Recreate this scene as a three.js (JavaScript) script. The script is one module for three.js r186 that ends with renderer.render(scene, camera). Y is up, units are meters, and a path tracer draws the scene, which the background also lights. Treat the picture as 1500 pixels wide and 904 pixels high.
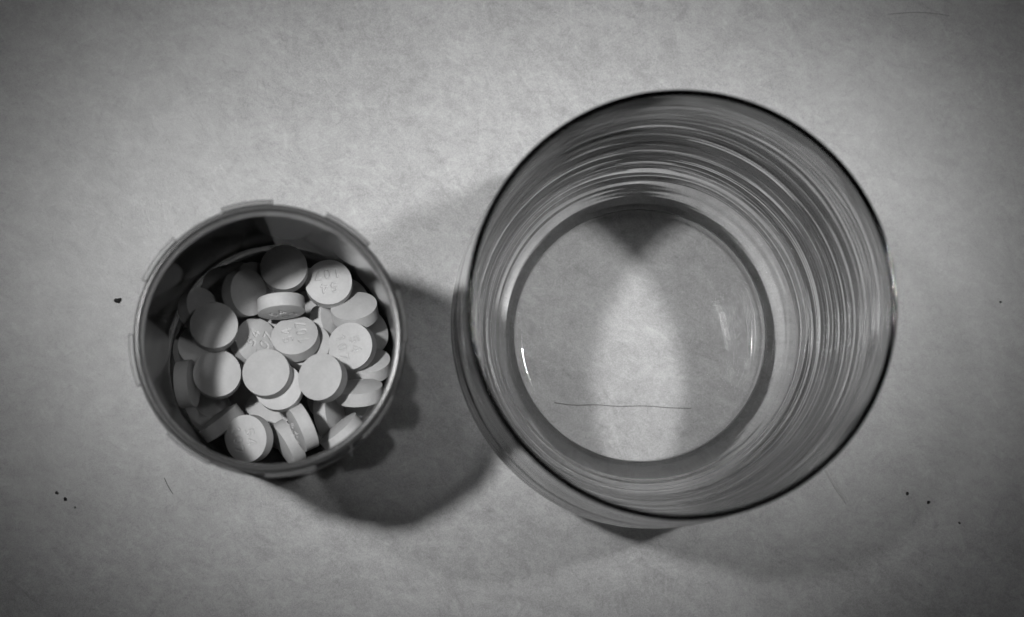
import * as THREE from 'three';
import { mergeGeometries, mergeVertices, toCreasedNormals } from 'three/addons/utils/BufferGeometryUtils.js';

// ---------------------------------------------------------------- camera, lamps, exposure
const MM = 0.001;
const scene = new THREE.Scene();
scene.background = new THREE.Color(0.006, 0.006, 0.006);
const EYE = new THREE.Vector3(-27, 600, 45).multiplyScalar(MM);
const camera = new THREE.PerspectiveCamera(2 * Math.atan(452 / (7 * 602.3)) * 180 / Math.PI, 1500 / 904, 0.05, 20);
camera.position.copy(EYE);
camera.up.set(0, 0, -1);
camera.lookAt(0, 0, 0);
camera.focus = 0.584;
camera.userData.fStop = 15.5;

const renderer = new THREE.WebGLRenderer({ antialias: true });
renderer.toneMapping = THREE.LinearToneMapping;
renderer.toneMappingExposure = 0.58;
renderer.outputColorSpace = THREE.SRGBColorSpace;
renderer.shadowMap.enabled = true;
renderer.shadowMap.type = THREE.PCFSoftShadowMap;

// two small ceiling spots, one high on the left (strong), one high on the right (weaker)
const LAMPS = [
  { at: [-0.35, 1.2, -0.115], aim: [-0.013, 0, -0.005], power: 7.5, angle: 0.081, label: 'strong small spot lamp high to the left of the bottle' },
  { at: [0.392, 1.2, -0.125], aim: [0.028, 0, -0.011], power: 4.8, angle: 0.068, label: 'weaker small spot lamp high to the right of the glass' },
];
for (const d of LAMPS) {
  const l = new THREE.SpotLight(0xffffff, d.power, 0, d.angle, 1, 2);
  l.name = 'spot';
  l.position.set(...d.at);
  l.target.position.set(...d.aim);
  l.castShadow = true;
  l.shadow.radius = 1.6;
  l.shadow.mapSize.set(2048, 2048);
  l.shadow.camera.near = 0.5; l.shadow.camera.far = 2;
  scene.add(l, l.target);
  l.target.name = 'lamp_target';
}

// ---------------------------------------------------------------- helpers
let seed = 77;
const rnd = () => { seed = (seed + 0x6d2b79f5) | 0; let t = Math.imul(seed ^ (seed >>> 15), 1 | seed); t = (t + Math.imul(t ^ (t >>> 7), 61 | t)) ^ t; return ((t ^ (t >>> 14)) >>> 0) / 4294967296; };
const used = {};
function numbered(n) { const k = used[n] = (used[n] ?? -1) + 1; return k ? n + '_' + String(k).padStart(3, '0') : n; }
function tag(o, label, category, group, kind) {
  o.userData.label = label; if (category) o.userData.category = category;
  if (group) o.userData.group = group; if (kind) o.userData.kind = kind;
  return o;
}
function mesh(name, geo, mat, parent) {
  const m = new THREE.Mesh(geo, mat); m.name = parent === scene ? numbered(name) : name;
  m.castShadow = m.receiveShadow = true; parent.add(m); return m;
}
function base(name, x, y, z) { const g = new THREE.Group(); g.name = numbered(name); g.position.set(x, y, z); scene.add(g); return g; }
const V2 = (a) => a.map(([x, y]) => new THREE.Vector2(x * MM, y * MM));
const grey = (v) => new THREE.Color().setRGB(v, v, v);
const hash = (x, y) => { let h = Math.imul(x | 0, 374761393) + Math.imul(y | 0, 668265263); h = Math.imul(h ^ (h >>> 13), 1274126177); return ((h ^ (h >>> 16)) >>> 0) / 4294967296; };
function vnoise(x, y, px, py) {   // tiling value noise with periods px, py
  const ix = Math.floor(x), iy = Math.floor(y), fx = x - ix, fy = y - iy, m = (a, n) => ((a % n) + n) % n;
  const s = fx * fx * (3 - 2 * fx), t = fy * fy * (3 - 2 * fy);
  const a = hash(m(ix, px), m(iy, py)), b = hash(m(ix + 1, px), m(iy, py)), c = hash(m(ix, px), m(iy + 1, py)), d = hash(m(ix + 1, px), m(iy + 1, py));
  return a + (b - a) * s + (c - a) * t + (a - b - c + d) * s * t;
}
// ---------------------------------------------------------------- table: brown-paper-like fibre board
const TILE = 260;                                        // mm of table per texture tile
function tableTextures() {
  const N = 2048, cv = document.createElement('canvas'); cv.width = cv.height = N;
  const g = cv.getContext('2d'); g.fillStyle = 'rgb(128,128,128)'; g.fillRect(0, 0, N, N);
  for (let i = 0; i < 52000; i++) {                      // pressed fibres
    const x = rnd() * N, y = rnd() * N, a = -0.5 + (rnd() + rnd() + rnd() - 1.5) * 1.5, l = 5 + rnd() * rnd() * 44, dark = rnd() < 0.52;
    g.strokeStyle = dark ? `rgba(70,70,70,${0.03 + rnd() * 0.09})` : `rgba(200,200,200,${0.03 + rnd() * 0.08})`;
    g.lineWidth = 0.9 + rnd() * 2.6;
    g.beginPath(); g.moveTo(x, y);
    g.quadraticCurveTo(x + Math.cos(a) * l * 0.5 + (rnd() - 0.5) * 6, y + Math.sin(a) * l * 0.5 + (rnd() - 0.5) * 6, x + Math.cos(a) * l, y + Math.sin(a) * l);
    g.stroke();
  }
  for (let i = 0; i < 90; i++) {                         // fine scratches
    const x = rnd() * N, y = rnd() * N, a = rnd() * 6.28, l = 20 + rnd() * 90;
    g.strokeStyle = rnd() < 0.5 ? 'rgba(90,90,90,.16)' : 'rgba(190,190,190,.16)'; g.lineWidth = 0.8;
    g.beginPath(); g.moveTo(x, y); g.quadraticCurveTo(x + Math.cos(a) * l / 2 + 5, y + Math.sin(a) * l / 2, x + Math.cos(a) * l, y + Math.sin(a) * l); g.stroke();
  }
  const src = g.getImageData(0, 0, N, N).data, col = new Uint8Array(N * N * 4), hgt = new Uint8Array(N * N * 4);
  for (let y = 0; y < N; y++) for (let x = 0; x < N; x++) {
    const i = (y * N + x) * 4, qx = x + 26 * vnoise(x / 64, y / 64, 32, 32), qy = y + 26 * vnoise(x / 64 + 9, y / 64 + 3, 32, 32), wx = 0.9 * qx - 0.42 * qy + 3000, wy = 0.42 * qx + 0.9 * qy;
    const blot = vnoise(wx / 40, wy / 28, 999, 999) * 0.26 + vnoise(wx / 18 + 5, wy / 13, 999, 999) * 0.32 + vnoise(wx / 8, wy / 6 + 7, 999, 999) * 0.3 + vnoise(wx / 150, wy / 100, 999, 999) * 0.24;
    const fibre = (src[i] - 128) / 128, grain = hash(x, y + 5000) - 0.5;
    let v = 0.31 * (1 + 0.5 * (blot - 0.56) + 1.7 * fibre + 0.4 * grain);
    const flake = vnoise(wx / 20 + 40, wy / 20 + 11, 102, 102); if (flake > 0.86) v *= 1 - 1.2 * (flake - 0.86);
    const s = Math.max(0, Math.min(1, v)) ** (1 / 2.2) * 255;
    col[i] = col[i + 1] = col[i + 2] = s; col[i + 3] = 255;
    const h = 128 + 110 * fibre + 16 * (blot - 0.56) + 26 * grain;
    hgt[i] = hgt[i + 1] = hgt[i + 2] = Math.max(0, Math.min(255, h)); hgt[i + 3] = 255;
  }
  return [col, hgt].map((d, k) => {
    const t = new THREE.DataTexture(d, N, N); t.magFilter = THREE.LinearFilter; t.minFilter = THREE.LinearMipmapLinearFilter; t.generateMipmaps = true;
    t.wrapS = t.wrapT = THREE.RepeatWrapping; t.repeat.set(900 / TILE, 900 / TILE); t.offset.set(0.5 - 450 / TILE, 0.5 - 450 / TILE);
    if (!k) t.colorSpace = THREE.SRGBColorSpace; t.needsUpdate = true; return t;
  });
}
const [tCol, tHgt] = tableTextures();
const mTable = new THREE.MeshPhysicalMaterial({ map: tCol, bumpMap: tHgt, bumpScale: 0.00008, roughness: 0.335, specularIntensity: 0.9 });
mTable.name = 'fibre board';
const table = mesh('table', new THREE.BoxGeometry(0.9, 0.03, 0.9), mTable, scene);
table.position.y = -0.015;
tag(table, 'grey mottled fibre board tabletop under the bottle and the glass', 'table', null, 'structure');

// ---------------------------------------------------------------- lamps (outside the frame)
const mShade = new THREE.MeshStandardMaterial({ color: grey(0.05), roughness: 0.5, metalness: 0.3 });
const mGlow = new THREE.MeshStandardMaterial({ color: grey(0.8), emissive: grey(1), emissiveIntensity: 8, roughness: 0.4 }); mGlow.name = 'glowing reflector';
const mGlowWeak = Object.assign(mGlow.clone(), { emissiveIntensity: 8 });
const mBulb = new THREE.MeshStandardMaterial({ color: grey(0.8), emissive: grey(1), emissiveIntensity: 60 });
for (const d of LAMPS) {
  const g = base('spot_lamp', ...d.at);
  tag(g, d.label, 'lamp');
  g.lookAt(...d.aim); g.rotateX(Math.PI / 2);            // local -y now points at the table... turned below
  mBulb.name = 'glowing bulb';
  const b = mesh('bulb', new THREE.SphereGeometry(0.016, 32, 20), d.power > 5 ? mBulb : Object.assign(mBulb.clone(), { emissiveIntensity: 40 }), g); b.castShadow = false;
  mesh('lamp_reflector', new THREE.LatheGeometry(V2([[0, -34], [40, -30], [56, -22], [70, -12], [70, -15], [56, -25], [40, -33], [0, -37], [0, -34]]), 48), d.power > 5 ? mGlow : mGlowWeak, g).castShadow = false;
  mesh('lamp_shade', new THREE.LatheGeometry(V2([[76, 30], [79, 30], [79, -14], [60, -34], [30, -50], [6, -54], [6, -51], [30, -46], [58, -31], [76, -13], [76, 30]]), 48), mShade, g);
  mesh('stem', new THREE.CylinderGeometry(0.005, 0.005, 0.6, 12).translate(0, -0.349, 0), mShade, g);
}

// ---------------------------------------------------------------- tumbler
const GX = 26.06, GZ = 6.1;
const ripple = (z, k) => (vnoise(z * 0.9 + k * 37, k, 4096, 64) - 0.5) * 0.14 + (vnoise(z * 2.1 + k * 11, k + 9, 4096, 64) - 0.5) * 0.06 + (vnoise(z * 0.3 + k * 5, k + 3, 4096, 64) - 0.5) * 0.25;
function smooth(points, n) {
  const c = new THREE.CatmullRomCurve3(points.map(([x, y]) => new THREE.Vector3(x, y, 0)), false, 'centripetal');
  return c.getSpacedPoints(n).map((p) => [p.x, p.y]);
}
const outer = smooth([[28.55, -0.05], [30.5, 0.5], [33.2, 2.4], [35.8, 6.5], [37.8, 13], [39.1, 22], [39.7, 34], [39.6, 48], [39.1, 62], [38.65, 78], [38.35, 93.4]], 170)
  .map(([r, z]) => [r + (z > 3 && z < 60 ? ripple(z, 1) : 0), z]);
const inner = smooth([[37.2, 93.4], [37.05, 78], [37.1, 66], [36.7, 56], [35.9, 46], [34.7, 36], [33.1, 27.5], [31.1, 20.5], [29.2, 15.4], [27.7, 12.2], [26.9, 10.7], [26.35, 9.9]], 240)
  .map(([r, z]) => [r + (z < 62 && z > 10.5 ? ripple(z, 2) : 0), z]);
const lip = []; for (let k = 1; k < 8; k++) { const a = Math.PI * k / 8; lip.push([37.775 + 0.575 * Math.cos(a), 93.4 + 0.6 * Math.sin(a)]); }
const PLATE = 26.1;                                       // the flat floor inside the thick ring of the base
const glassProfile = [[PLATE, 0.6], [PLATE + 0.03, 0.5], [26.4, -0.1], [26.6, -0.2], [28.2, -0.2], [28.4, -0.15], ...outer, ...lip, ...inner, [PLATE + 0.03, 9.72], [PLATE, 9.7], [PLATE, 9.6], [PLATE, 5], [PLATE, 0.7], [PLATE, 0.6]];
function glassGeometry() {                               // turned profile, then the faint unevenness of blown glass round it
  let g = new THREE.LatheGeometry(V2(glassProfile), 320); g.deleteAttribute('uv'); g.deleteAttribute('normal');
  g = mergeVertices(g, 1e-7);
  const p = g.attributes.position;
  for (let i = 0; i < p.count; i++) {
    const x = p.getX(i), y = p.getY(i), z = p.getZ(i), r = Math.hypot(x, z); if (r < 1e-6) continue;
    const mm = y * 1000, a = Math.atan2(z, x) / (2 * Math.PI) + 0.5, k = Math.max(0, Math.min(1, (mm - 9) / 6)) * Math.max(0, Math.min(1, (92 - mm) / 20));
    const w = k * ((vnoise(a * 9, mm * 0.45, 9, 4096) - 0.5) * 0.2 + (vnoise(a * 16, mm * 1.1 + 50, 16, 4096) - 0.5) * 0.11 + (vnoise(a * 5, mm * 0.09 + 20, 5, 4096) - 0.5) * 0.5) * 1e-3;
    p.setXYZ(i, x * (1 + w / r), y, z * (1 + w / r));
  }
  g.computeVertexNormals(); return g;
}
const mGlass = new THREE.MeshPhysicalMaterial({ color: grey(1), roughness: 0, transmission: 1, thickness: 0.002, ior: 1.5, attenuationColor: grey(0.4), attenuationDistance: 0.05 });
mGlass.name = 'clear glass';
const mPane = new THREE.MeshPhysicalMaterial({ color: grey(1), roughness: 0, transmission: 1, thickness: 0, ior: 1.5 });
mPane.name = 'clear glass floor';
const glass = base('drinking_glass', GX * MM, 0, GZ * MM);
tag(glass, 'round clear glass tumbler with a thick base, empty, right of the bottle', 'drinking glass');
mesh('glass_wall', glassGeometry(), mGlass, glass);
mesh('glass_floor', new THREE.LatheGeometry(V2([[0, 1.5], [8, 1.47], [14, 1.38], [20, 1.15], [23.6, 0.95], [PLATE - 0.04, 0.62], [PLATE - 0.04, 9.68], [25.2, 9.52], [24, 9.5], [22.6, 9.56], [22.2, 9.62], [21.6, 9.58], [20, 9.52], [14, 9.52], [0, 9.5]]), 192), mPane, glass);

// ---------------------------------------------------------------- pill bottle
const BX = -47.67, BZ = 11.42, RIM = 80;
const bottle = base('pill_bottle', BX * MM, 0, BZ * MM);
tag(bottle, 'open tinted plastic pill bottle with notched rim, left of the glass, full of pills', 'pill bottle');
const mRim = new THREE.MeshPhysicalMaterial({ color: grey(0.55), roughness: 0.22, transmission: 0.93, thickness: 0, ior: 1.5 }); mRim.name = 'frosted tinted plastic';
const mPlastic = new THREE.MeshPhysicalMaterial({ color: grey(0.5), roughness: 0.1, transmission: 1, thickness: 0, ior: 1.55 });
mPlastic.name = 'tinted plastic';
mesh('bottle_wall', new THREE.LatheGeometry(V2([[0, 0.2], [22, 0.2], [23.4, 0.7], [24, 2], [24, 70], [23.95, 76.8], [22.85, 76.8], [22.9, 70], [22.9, 3], [22, 1.3], [0, 1.2]]), 192), mPlastic, bottle);
mesh('rim', new THREE.LatheGeometry(V2([[22.8, 76.85], [24.1, 76.85], [24.25, 77.4], [24.25, 79.5], [24.0, 79.9], [23.6, 80], [23.2, 79.9], [22.95, 79.5], [22.8, 76.85]]), 192), mRim, bottle);
function arcGeometry(r0, r1, z0, z1, a0, a1, n, bevel) {
  const s = new THREE.Shape(); s.absarc(0, 0, r1 * MM, a0, a1, false); s.absarc(0, 0, r0 * MM, a1, a0, true); s.closePath();
  const g = new THREE.ExtrudeGeometry(s, { depth: (z1 - z0 - 2 * bevel) * MM, bevelEnabled: true, bevelThickness: bevel * MM, bevelSize: bevel * MM, bevelOffset: -bevel * MM, bevelSegments: 2, curveSegments: n });
  g.rotateX(-Math.PI / 2); g.translate(0, (z0 + bevel) * MM, 0); return g;
}
const D2R = Math.PI / 180;
for (let k = 0; k < 8; k++) {                            // eight locking tabs, 45 degrees apart
  const c = 9.5 + 45 * k;
  mesh('locking_tab', arcGeometry(24.3, 25.2, 75.6, 78.6, (c - 11) * D2R, (c + 11) * D2R, 14, 0.2), mRim, bottle);
}
mesh('neck_ring', new THREE.LatheGeometry(V2([[24.03, 69], [24.9, 69.3], [25.0, 70], [24.9, 70.7], [24.03, 71], [24.03, 69]]), 128), mRim, bottle);
const mLabel = new THREE.MeshStandardMaterial({ color: grey(0.62), roughness: 0.75 }); mLabel.name = 'label paper';
const label = mesh('label', arcGeometry(24.05, 24.22, 6, 66, 94 * D2R, 168 * D2R, 60, 0.03), mLabel, bottle);
label.userData.label = 'paper label wrapped round the side away from the glass';

// ---------------------------------------------------------------- pills
const PR = 4.7, HB = 1.35, DOME = 0.62, RS = (PR * PR + DOME * DOME) / (2 * DOME), dome = (r) => Math.sqrt(RS * RS - r * r) - (RS - DOME);
const IMPRINT = (() => {
  const N = 256, cv = document.createElement('canvas'); cv.width = cv.height = N; const g = cv.getContext('2d'), px = N / 9.4;
  g.fillStyle = '#000'; g.fillRect(0, 0, N, N); g.fillStyle = '#fff'; g.textAlign = 'center'; g.textBaseline = 'middle'; g.font = `${2.75 * px}px sans-serif`;
  const line = (s, y, gap) => [...s].forEach((ch, i) => g.fillText(ch, N / 2 + (i - (s.length - 1) / 2) * gap * px, N / 2 + y * px));
  line('54', -1.35, 2.0); line('107', 1.55, 1.95);
  const d = g.getImageData(0, 0, N, N).data, a = new Float32Array(N * N), b = new Float32Array(N * N);
  for (let i = 0; i < N * N; i++) a[i] = d[i * 4] / 255;
  for (let pass = 0; pass < 2; pass++) { for (let y = 2; y < N - 2; y++) for (let x = 2; x < N - 2; x++) { let s = 0; for (let j = -2; j <= 2; j++) for (let i = -2; i <= 2; i++) s += a[(y + j) * N + x + i]; b[y * N + x] = s / 25; } a.set(b); }
  return (x, z) => { const u = (x / 9.4 + 0.5) * N - 0.5, v = (z / 9.4 + 0.5) * N - 0.5, i = Math.floor(u), j = Math.floor(v); if (i < 1 || j < 1 || i > N - 3 || j > N - 3) return 0; const fx = u - i, fy = v - j, at = (p, q) => a[q * N + p]; return (at(i, j) * (1 - fx) + at(i + 1, j) * fx) * (1 - fy) + (at(i, j + 1) * (1 - fx) + at(i + 1, j + 1) * fx) * fy; };
})();
function cap(rings, seg, relief) {                        // upward face of a pill, its imprint pressed in
  const p = [0, (HB + DOME) * MM, 0], idx = [];
  for (let i = 1; i <= rings; i++) for (let k = 0; k < seg; k++) {
    const r = PR * i / rings, a = k / seg * 2 * Math.PI, x = r * Math.cos(a), z = r * Math.sin(a);
    p.push(x * MM, (HB + dome(r) - (relief ? 0.26 * IMPRINT(x, z) : 0)) * MM, z * MM);
  }
  for (let k = 0; k < seg; k++) idx.push(0, 1 + (k + 1) % seg, 1 + k);
  for (let i = 1; i < rings; i++) for (let k = 0; k < seg; k++) { const a = 1 + (i - 1) * seg + k, b = 1 + (i - 1) * seg + (k + 1) % seg, c = a + seg, d = b + seg; idx.push(a, b, c, b, d, c); }
  const g = new THREE.BufferGeometry(); g.setAttribute('position', new THREE.Float32BufferAttribute(p, 3)); g.setIndex(idx); g.computeVertexNormals(); return g;
}
function pillGeometry(relief) {
  const top = cap(relief ? 74 : 10, relief ? 180 : 72, relief), bottom = cap(10, 72, false).rotateX(Math.PI);
  const band = new THREE.CylinderGeometry(PR * MM, PR * MM, 2 * HB * MM, 72, 1, true); 
  for (const g of [top, bottom]) { const p = g.attributes.position, u = []; for (let i = 0; i < p.count; i++) u.push(p.getX(i) * 100 + 0.5, p.getZ(i) * 100 + 0.5); g.setAttribute('uv', new THREE.Float32BufferAttribute(u, 2)); }
  const u = band.attributes.uv; for (let i = 0; i < u.count; i++) u.setXY(i, u.getX(i) * 2.95, u.getY(i) * 0.27);
  return mergeGeometries([top, bottom, band]);
}
const pillGeo = { text: pillGeometry(true), plain: pillGeometry(false) };
const [pCol, pBmp] = (() => {                            // pressed powder: fine pits and faint mottling
  const N = 512, c = new Uint8Array(N * N * 4), d = new Uint8Array(N * N * 4);
  for (let y = 0; y < N; y++) for (let x = 0; x < N; x++) {
    const i = (y * N + x) * 4, n1 = vnoise(x / 4, y / 4, 128, 128), n2 = vnoise(x / 16, y / 16, 32, 32), n3 = vnoise(x / 64, y / 64, 8, 8), pit = vnoise(x / 7 + 3, y / 7 + 8, 73, 73) > 0.93 ? 1 : 0;
    const v = 236 + 7 * (n2 - 0.5) + 9 * (n3 - 0.5) - 10 * pit;
    c[i] = c[i + 1] = c[i + 2] = v; c[i + 3] = 255;
    d[i] = d[i + 1] = d[i + 2] = Math.max(0, Math.min(255, 150 + 70 * (n1 - 0.5) + 60 * (n2 - 0.5) - 70 * pit)); d[i + 3] = 255;
  }
  return [c, d].map((a, k) => { const t = new THREE.DataTexture(a, N, N); t.magFilter = THREE.LinearFilter; t.wrapS = t.wrapT = THREE.RepeatWrapping; if (!k) t.colorSpace = THREE.SRGBColorSpace; t.needsUpdate = true; return t; });
})();
const mPill = [0.6, 0.635, 0.57].map((v) => { const m = new THREE.MeshPhysicalMaterial({ color: grey(v), map: pCol, bumpMap: pBmp, bumpScale: 0.000018, roughness: 0.6, specularIntensity: 0.6 }); m.name = 'pressed tablet'; return m; });
const Y = new THREE.Vector3(0, 1, 0);
function placePill([x, y, z, dir, tilt, spin, kind, text], group, i) {
  const m = mesh('pill', pillGeo[kind], mPill[i % 3], scene);
  const a = dir * D2R, t = tilt * D2R;
  m.quaternion.setFromUnitVectors(Y, new THREE.Vector3(Math.sin(t) * Math.cos(a), Math.cos(t), -Math.sin(t) * Math.sin(a))).multiply(new THREE.Quaternion().setFromAxisAngle(Y, spin * D2R));
  m.position.set((BX + x) * MM, y * MM, (BZ + z) * MM);
  tag(m, text, 'pill', group);
}
// x, height, z from the bottle's axis (mm); direction and angle of tilt, turn of the imprint (degrees); face; label
const PILLS = [
  [-14.59, 7.80, -10.47, 150, 38, 0, 'plain', 'dim pill low against the upper left wall, behind the leaning pair'],
  [-9.51, 11.80, -15.34, 120, 40, 0, 'plain', 'dim pill low against the wall, left of the darkest pill'],
  [-17.91, 9.20, -2.07, 180, 40, 0, 'plain', 'dim pill low against the left wall, above the one standing on edge'],
  [-14.75, 6.40, 10.38, 215, 40, 0, 'plain', 'dim pill low against the lower left wall, beside the diagonal one'],
  [-7.57, 15.40, -7.14, 60, 25, 0, 'plain', 'shaded sliver of a pill in the gap between two imprinted pills left of centre'],
  [-9.88, 21.80, -1.22, 90, 30, 0, 'plain', 'pill showing a thin sliver beside the plain disc at the left of the pile'],
  [-7.02, 10.40, 7.27, 120, 35, 0, 'plain', 'half-hidden pill in the dark gap right of the pill with the arc of light'],
  [-15.36, 25.40, -1.53, 80, 18, 0, 'plain', 'pill under the plain left disc, only its pale lower edge showing'],
  [-1.50, 18.00, -8.56, 100, 22, 0, 'plain', 'pill mostly hidden beneath the edge-on pill near the middle'],
  [13.25, 9.20, -11.98, 30, 35, 0, 'plain', 'shaded pill between the imprinted upper pill and the right wall'],
  [-11.13, 18.80, -13.75, 210, 35, 0, 'plain', 'dark pill deep in the shade at the upper left of the pile'],
  [-5.56, 23.00, -14.00, 20, 30, 0, 'plain', 'shaded pill tucked behind the leaning one at the upper left'],
  [6.75, 10.20, -9.85, 200, 55, 0, 'plain', 'leaning pill showing a bright sliver right of the edge-on one'],
  [9.89, 17.20, -6.59, 20, 58, 0, 'plain', 'pale leaning pill in the gap above the two imprinted pills right of centre'],
  [5.74, 23.40, -1.71, 110, 25, 0, 'plain', 'pill lying in shadow right under the imprinted central pill'],
  [17.22, 14.40, -5.35, 20, 40, 0, 'plain', 'pill against the right wall, half covered by the striped pill'],
  [-2.27, 16.20, 10.96, 100, 20, 0, 'plain', 'pill lying flat below the two stacked plain pills'],
  [-14.58, 14.40, 9.88, 55, 52, 0, 'plain', 'tilted pill crossed by a light streak at the lower left'],
  [-15.51, 28.20, -8.45, 25, 50, 0, 'plain', 'leaning pill behind the left disc with a bright thin edge'],
  [-17.96, 30.00, 5.95, 5, 78, 0, 'plain', 'pill standing on edge against the left wall'],
  [15.63, 10.20, 9.79, 150, 50, 0, 'plain', 'small bright corner of a pill by the lower right wall'],
  [9.93, 14.80, 11.58, 10, 66, 0, 'plain', 'tilted pill with an embossed edge below the tilted plain one at right'],
  [12.59, 21.80, 15.38, 131, 78, 0, 'plain', 'bright slim pill on edge against the lower right wall'],
  [-11.44, 22.20, 13.39, 128, 82, 0, 'plain', 'edge-on pill lying diagonally at the lower left, crossed by light'],
  [1.72, 21.60, 17.30, 211, 77, 0, 'plain', 'pill on edge at the bottom, left of its steeply leaning neighbour'],
  [4.86, 30.00, 14.51, 205, 79, -60, 'text', 'steeply leaning pill with imprint at the bottom centre'],
  [17.56, 20.20, 1.78, 95, 54, 0, 'plain', 'tilted pill under the imprinted one by the right wall'],
  [16.04, 27.20, 7.51, 95, 68, 0, 'plain', 'bright pill on edge by the lower right wall'],
  [-5.70, 27.20, 16.65, 185, 28, -78, 'text', 'large imprinted pill lowest of all, half in shade'],
  [-6.84, 28.60, -12.17, 5, 44, 0, 'plain', 'leaning grey pill in the shade at the upper left, face turned right'],
  [-5.05, 25.00, -2.60, 15, 32, 62, 'text', 'imprinted pill left of centre, its left half-band in shade'],
  [0.49, 29.80, -9.54, 275, 77, 40, 'text', 'edge-on pill with its pale band facing up, under the darkest pill'],
  [0.86, 24.40, -17.32, 95, 14, 0, 'plain', 'darkest pill, uppermost in the photo, half shaded by the wall'],
  [14.98, 20.00, -9.27, 100, 50, 0, 'plain', 'tilted pill with a bright stripe across it by the right wall'],
  [9.77, 20.60, -14.69, 95, 13, 188, 'text', 'imprinted pill at the upper right, its number upside down'],
  [3.31, 26.40, -3.21, 105, 33, 103, 'text', 'imprinted central pill, numbers reading upward'],
  [14.60, 25.60, -1.73, 170, 20, -78, 'text', 'imprinted pill by the right wall, numbers reading downward'],
  [0.33, 32.00, 6.75, 130, 10, 0, 'plain', 'pill beneath the topmost one, showing as a bright crescent'],
  [8.93, 34.80, 4.99, 160, 26, 0, 'plain', 'tilted plain pill right of the topmost one'],
  [-12.47, 33.80, -5.04, 80, 13, 0, 'plain', 'plain grey disc at the left of the pile, above the arc-lit one'],
  [-11.87, 31.40, 4.20, 90, 9, 0, 'plain', 'plain pill at the left crossed by a curved arc of light'],
  [-1.91, 34.80, 4.22, 135, 15, 0, 'plain', 'topmost plain pill, the brightest disc of the pile'],
];
PILLS.forEach((p, i) => placePill(p, 'white pills heaped in the bottle', i));
const DEEP = [
  [5.59, 3.30, -14.67, -174, 1, 'deep'],
  [-9.09, 4.50, 5.89, 16, 22, 'deep'],
  [1.37, 6.00, 14.07, 157, 63, 'deep'],
  [14.72, 3.30, 0.11, -179, 4, 'deep'],
  [2.88, 4.80, -4.24, 132, 28, 'deep'],
  [-15.89, 3.90, -5.85, 86, 15, 'deep'],
  [-7.03, 3.60, 15.63, 145, 9, 'deep'],
  [-6.57, 3.60, -4.83, -41, 8, 'deep'],
  [-6.10, 6.00, -11.49, 69, 52, 'deep'],
  [9.87, 5.10, 7.60, -86, 34, 'deep'],
  [13.97, 3.60, -10.48, -72, 13, 'deep'],
];
DEEP.forEach(([x, y, z, d, t], i) => placePill([x, y, z, d, t, 0, 'plain', 'pale pill deep in the heap, almost hidden under the other pills'], 'buried pills at the bottom of the bottle', i));

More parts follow.
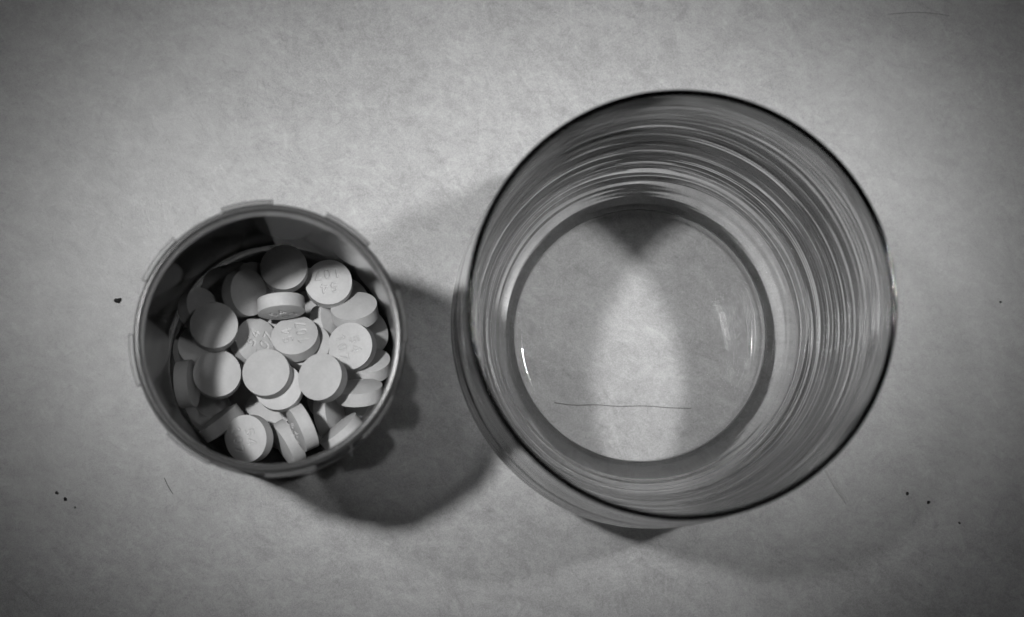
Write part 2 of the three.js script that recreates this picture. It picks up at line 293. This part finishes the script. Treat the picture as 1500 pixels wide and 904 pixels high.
// ---------------------------------------------------------------- specks, scratches and fibres on the table
const mDark = new THREE.MeshStandardMaterial({ color: grey(0.02), roughness: 0.4 }); mDark.name = 'dark grit';
const mFibre = new THREE.MeshStandardMaterial({ color: grey(0.07), roughness: 0.7 }); mFibre.name = 'dark fibre';
const mThin = new THREE.MeshStandardMaterial({ color: grey(0.18), roughness: 0.7 }); mThin.name = 'faint fibre';
const mPale = new THREE.MeshStandardMaterial({ color: grey(0.5), roughness: 0.7 }); mPale.name = 'pale fibre';
const TX = (px) => (px - 750) / 7, TZ = (py) => (py - 452) / 7;
function crumb(px, py, r, text, sx = 1) {
  const g = new THREE.IcosahedronGeometry(r * MM, 2), p = g.attributes.position, v = new THREE.Vector3();
  for (let i = 0; i < p.count; i++) { v.fromBufferAttribute(p, i); const k = 1 + 1.1 * (vnoise(v.x * 1500 / r + px, v.z * 1500 / r + v.y * 1100 / r, 999, 999) - 0.5); p.setXYZ(i, v.x * k * sx, v.y * k * 0.7, v.z * k); }
  const m = mesh('crumb', toCreasedNormals(g, 0.5), mDark, scene); m.position.set(TX(px) * MM, r * 0.6 * MM, TZ(py) * MM); tag(m, text, 'crumb', 'dark crumbs on the table');
}
crumb(176, 442, 0.62, 'dark crumb just left of the bottle rim, largest on the table', 1.3);
crumb(90, 722, 0.36, 'dark crumb at the lower left, upper of a close pair');
crumb(103, 731, 0.32, 'dark crumb at the lower left, lower of a close pair');
crumb(117, 743, 0.2, 'tiny dark crumb just below the close pair at lower left');
crumb(1330, 722, 0.33, 'dark crumb in the shadow ring right of the glass, upper one');
crumb(1362, 735, 0.33, 'dark crumb in the shadow ring right of the glass, lower one');
crumb(1472, 440, 0.26, 'dark crumb near the right edge, beside the bright patch');
crumb(1407, 765, 0.24, 'tiny dark crumb outside the shadow ring at lower right');
function fibre(name, pts, r, mat, text, cat, y = 0.06, flat = 1) {
  const c = new THREE.CatmullRomCurve3(pts.map(([x, z, h]) => new THREE.Vector3(TX(x) * MM, (h ?? y) * MM, TZ(z) * MM)));
  const g = new THREE.TubeGeometry(c, 40, r * MM, 8); g.scale(1, flat, 1); g.computeVertexNormals();
  const m = mesh(name, g, mat, scene); tag(m, text, cat);
}
fibre('hair', [[812, 590], [840, 593.5], [872, 593], [905, 595], [945, 594.5], [980, 597], [1013, 598]], 0.07, mFibre, 'thin straight dark hair lying on the table under the glass', 'hair');
fibre('hair', [[245, 700], [250, 711], [258, 724]], 0.06, mFibre, 'short dark hair on the table below the bottle', 'hair');
fibre('hair', [[1310, 12], [1345, 9], [1375, 10], [1402, 14]], 0.05, mThin, 'faint dark hair at the upper right edge of the table', 'hair');
fibre('hair', [[1210, 686], [1222, 708], [1242, 738]], 0.3, mPale, 'short pale fibre on the table at the lower right of the glass', 'fibre', 0.1, 0.12);
fibre('lint', [[521, 667, 79.6], [522.5, 671, 78.6], [520.5, 675, 77.2], [523, 679, 76], [522, 681, 75.2]], 0.06, mPale, 'tiny curled lint fibre caught on the lower right of the bottle rim', 'lint');
renderer.render(scene, camera);
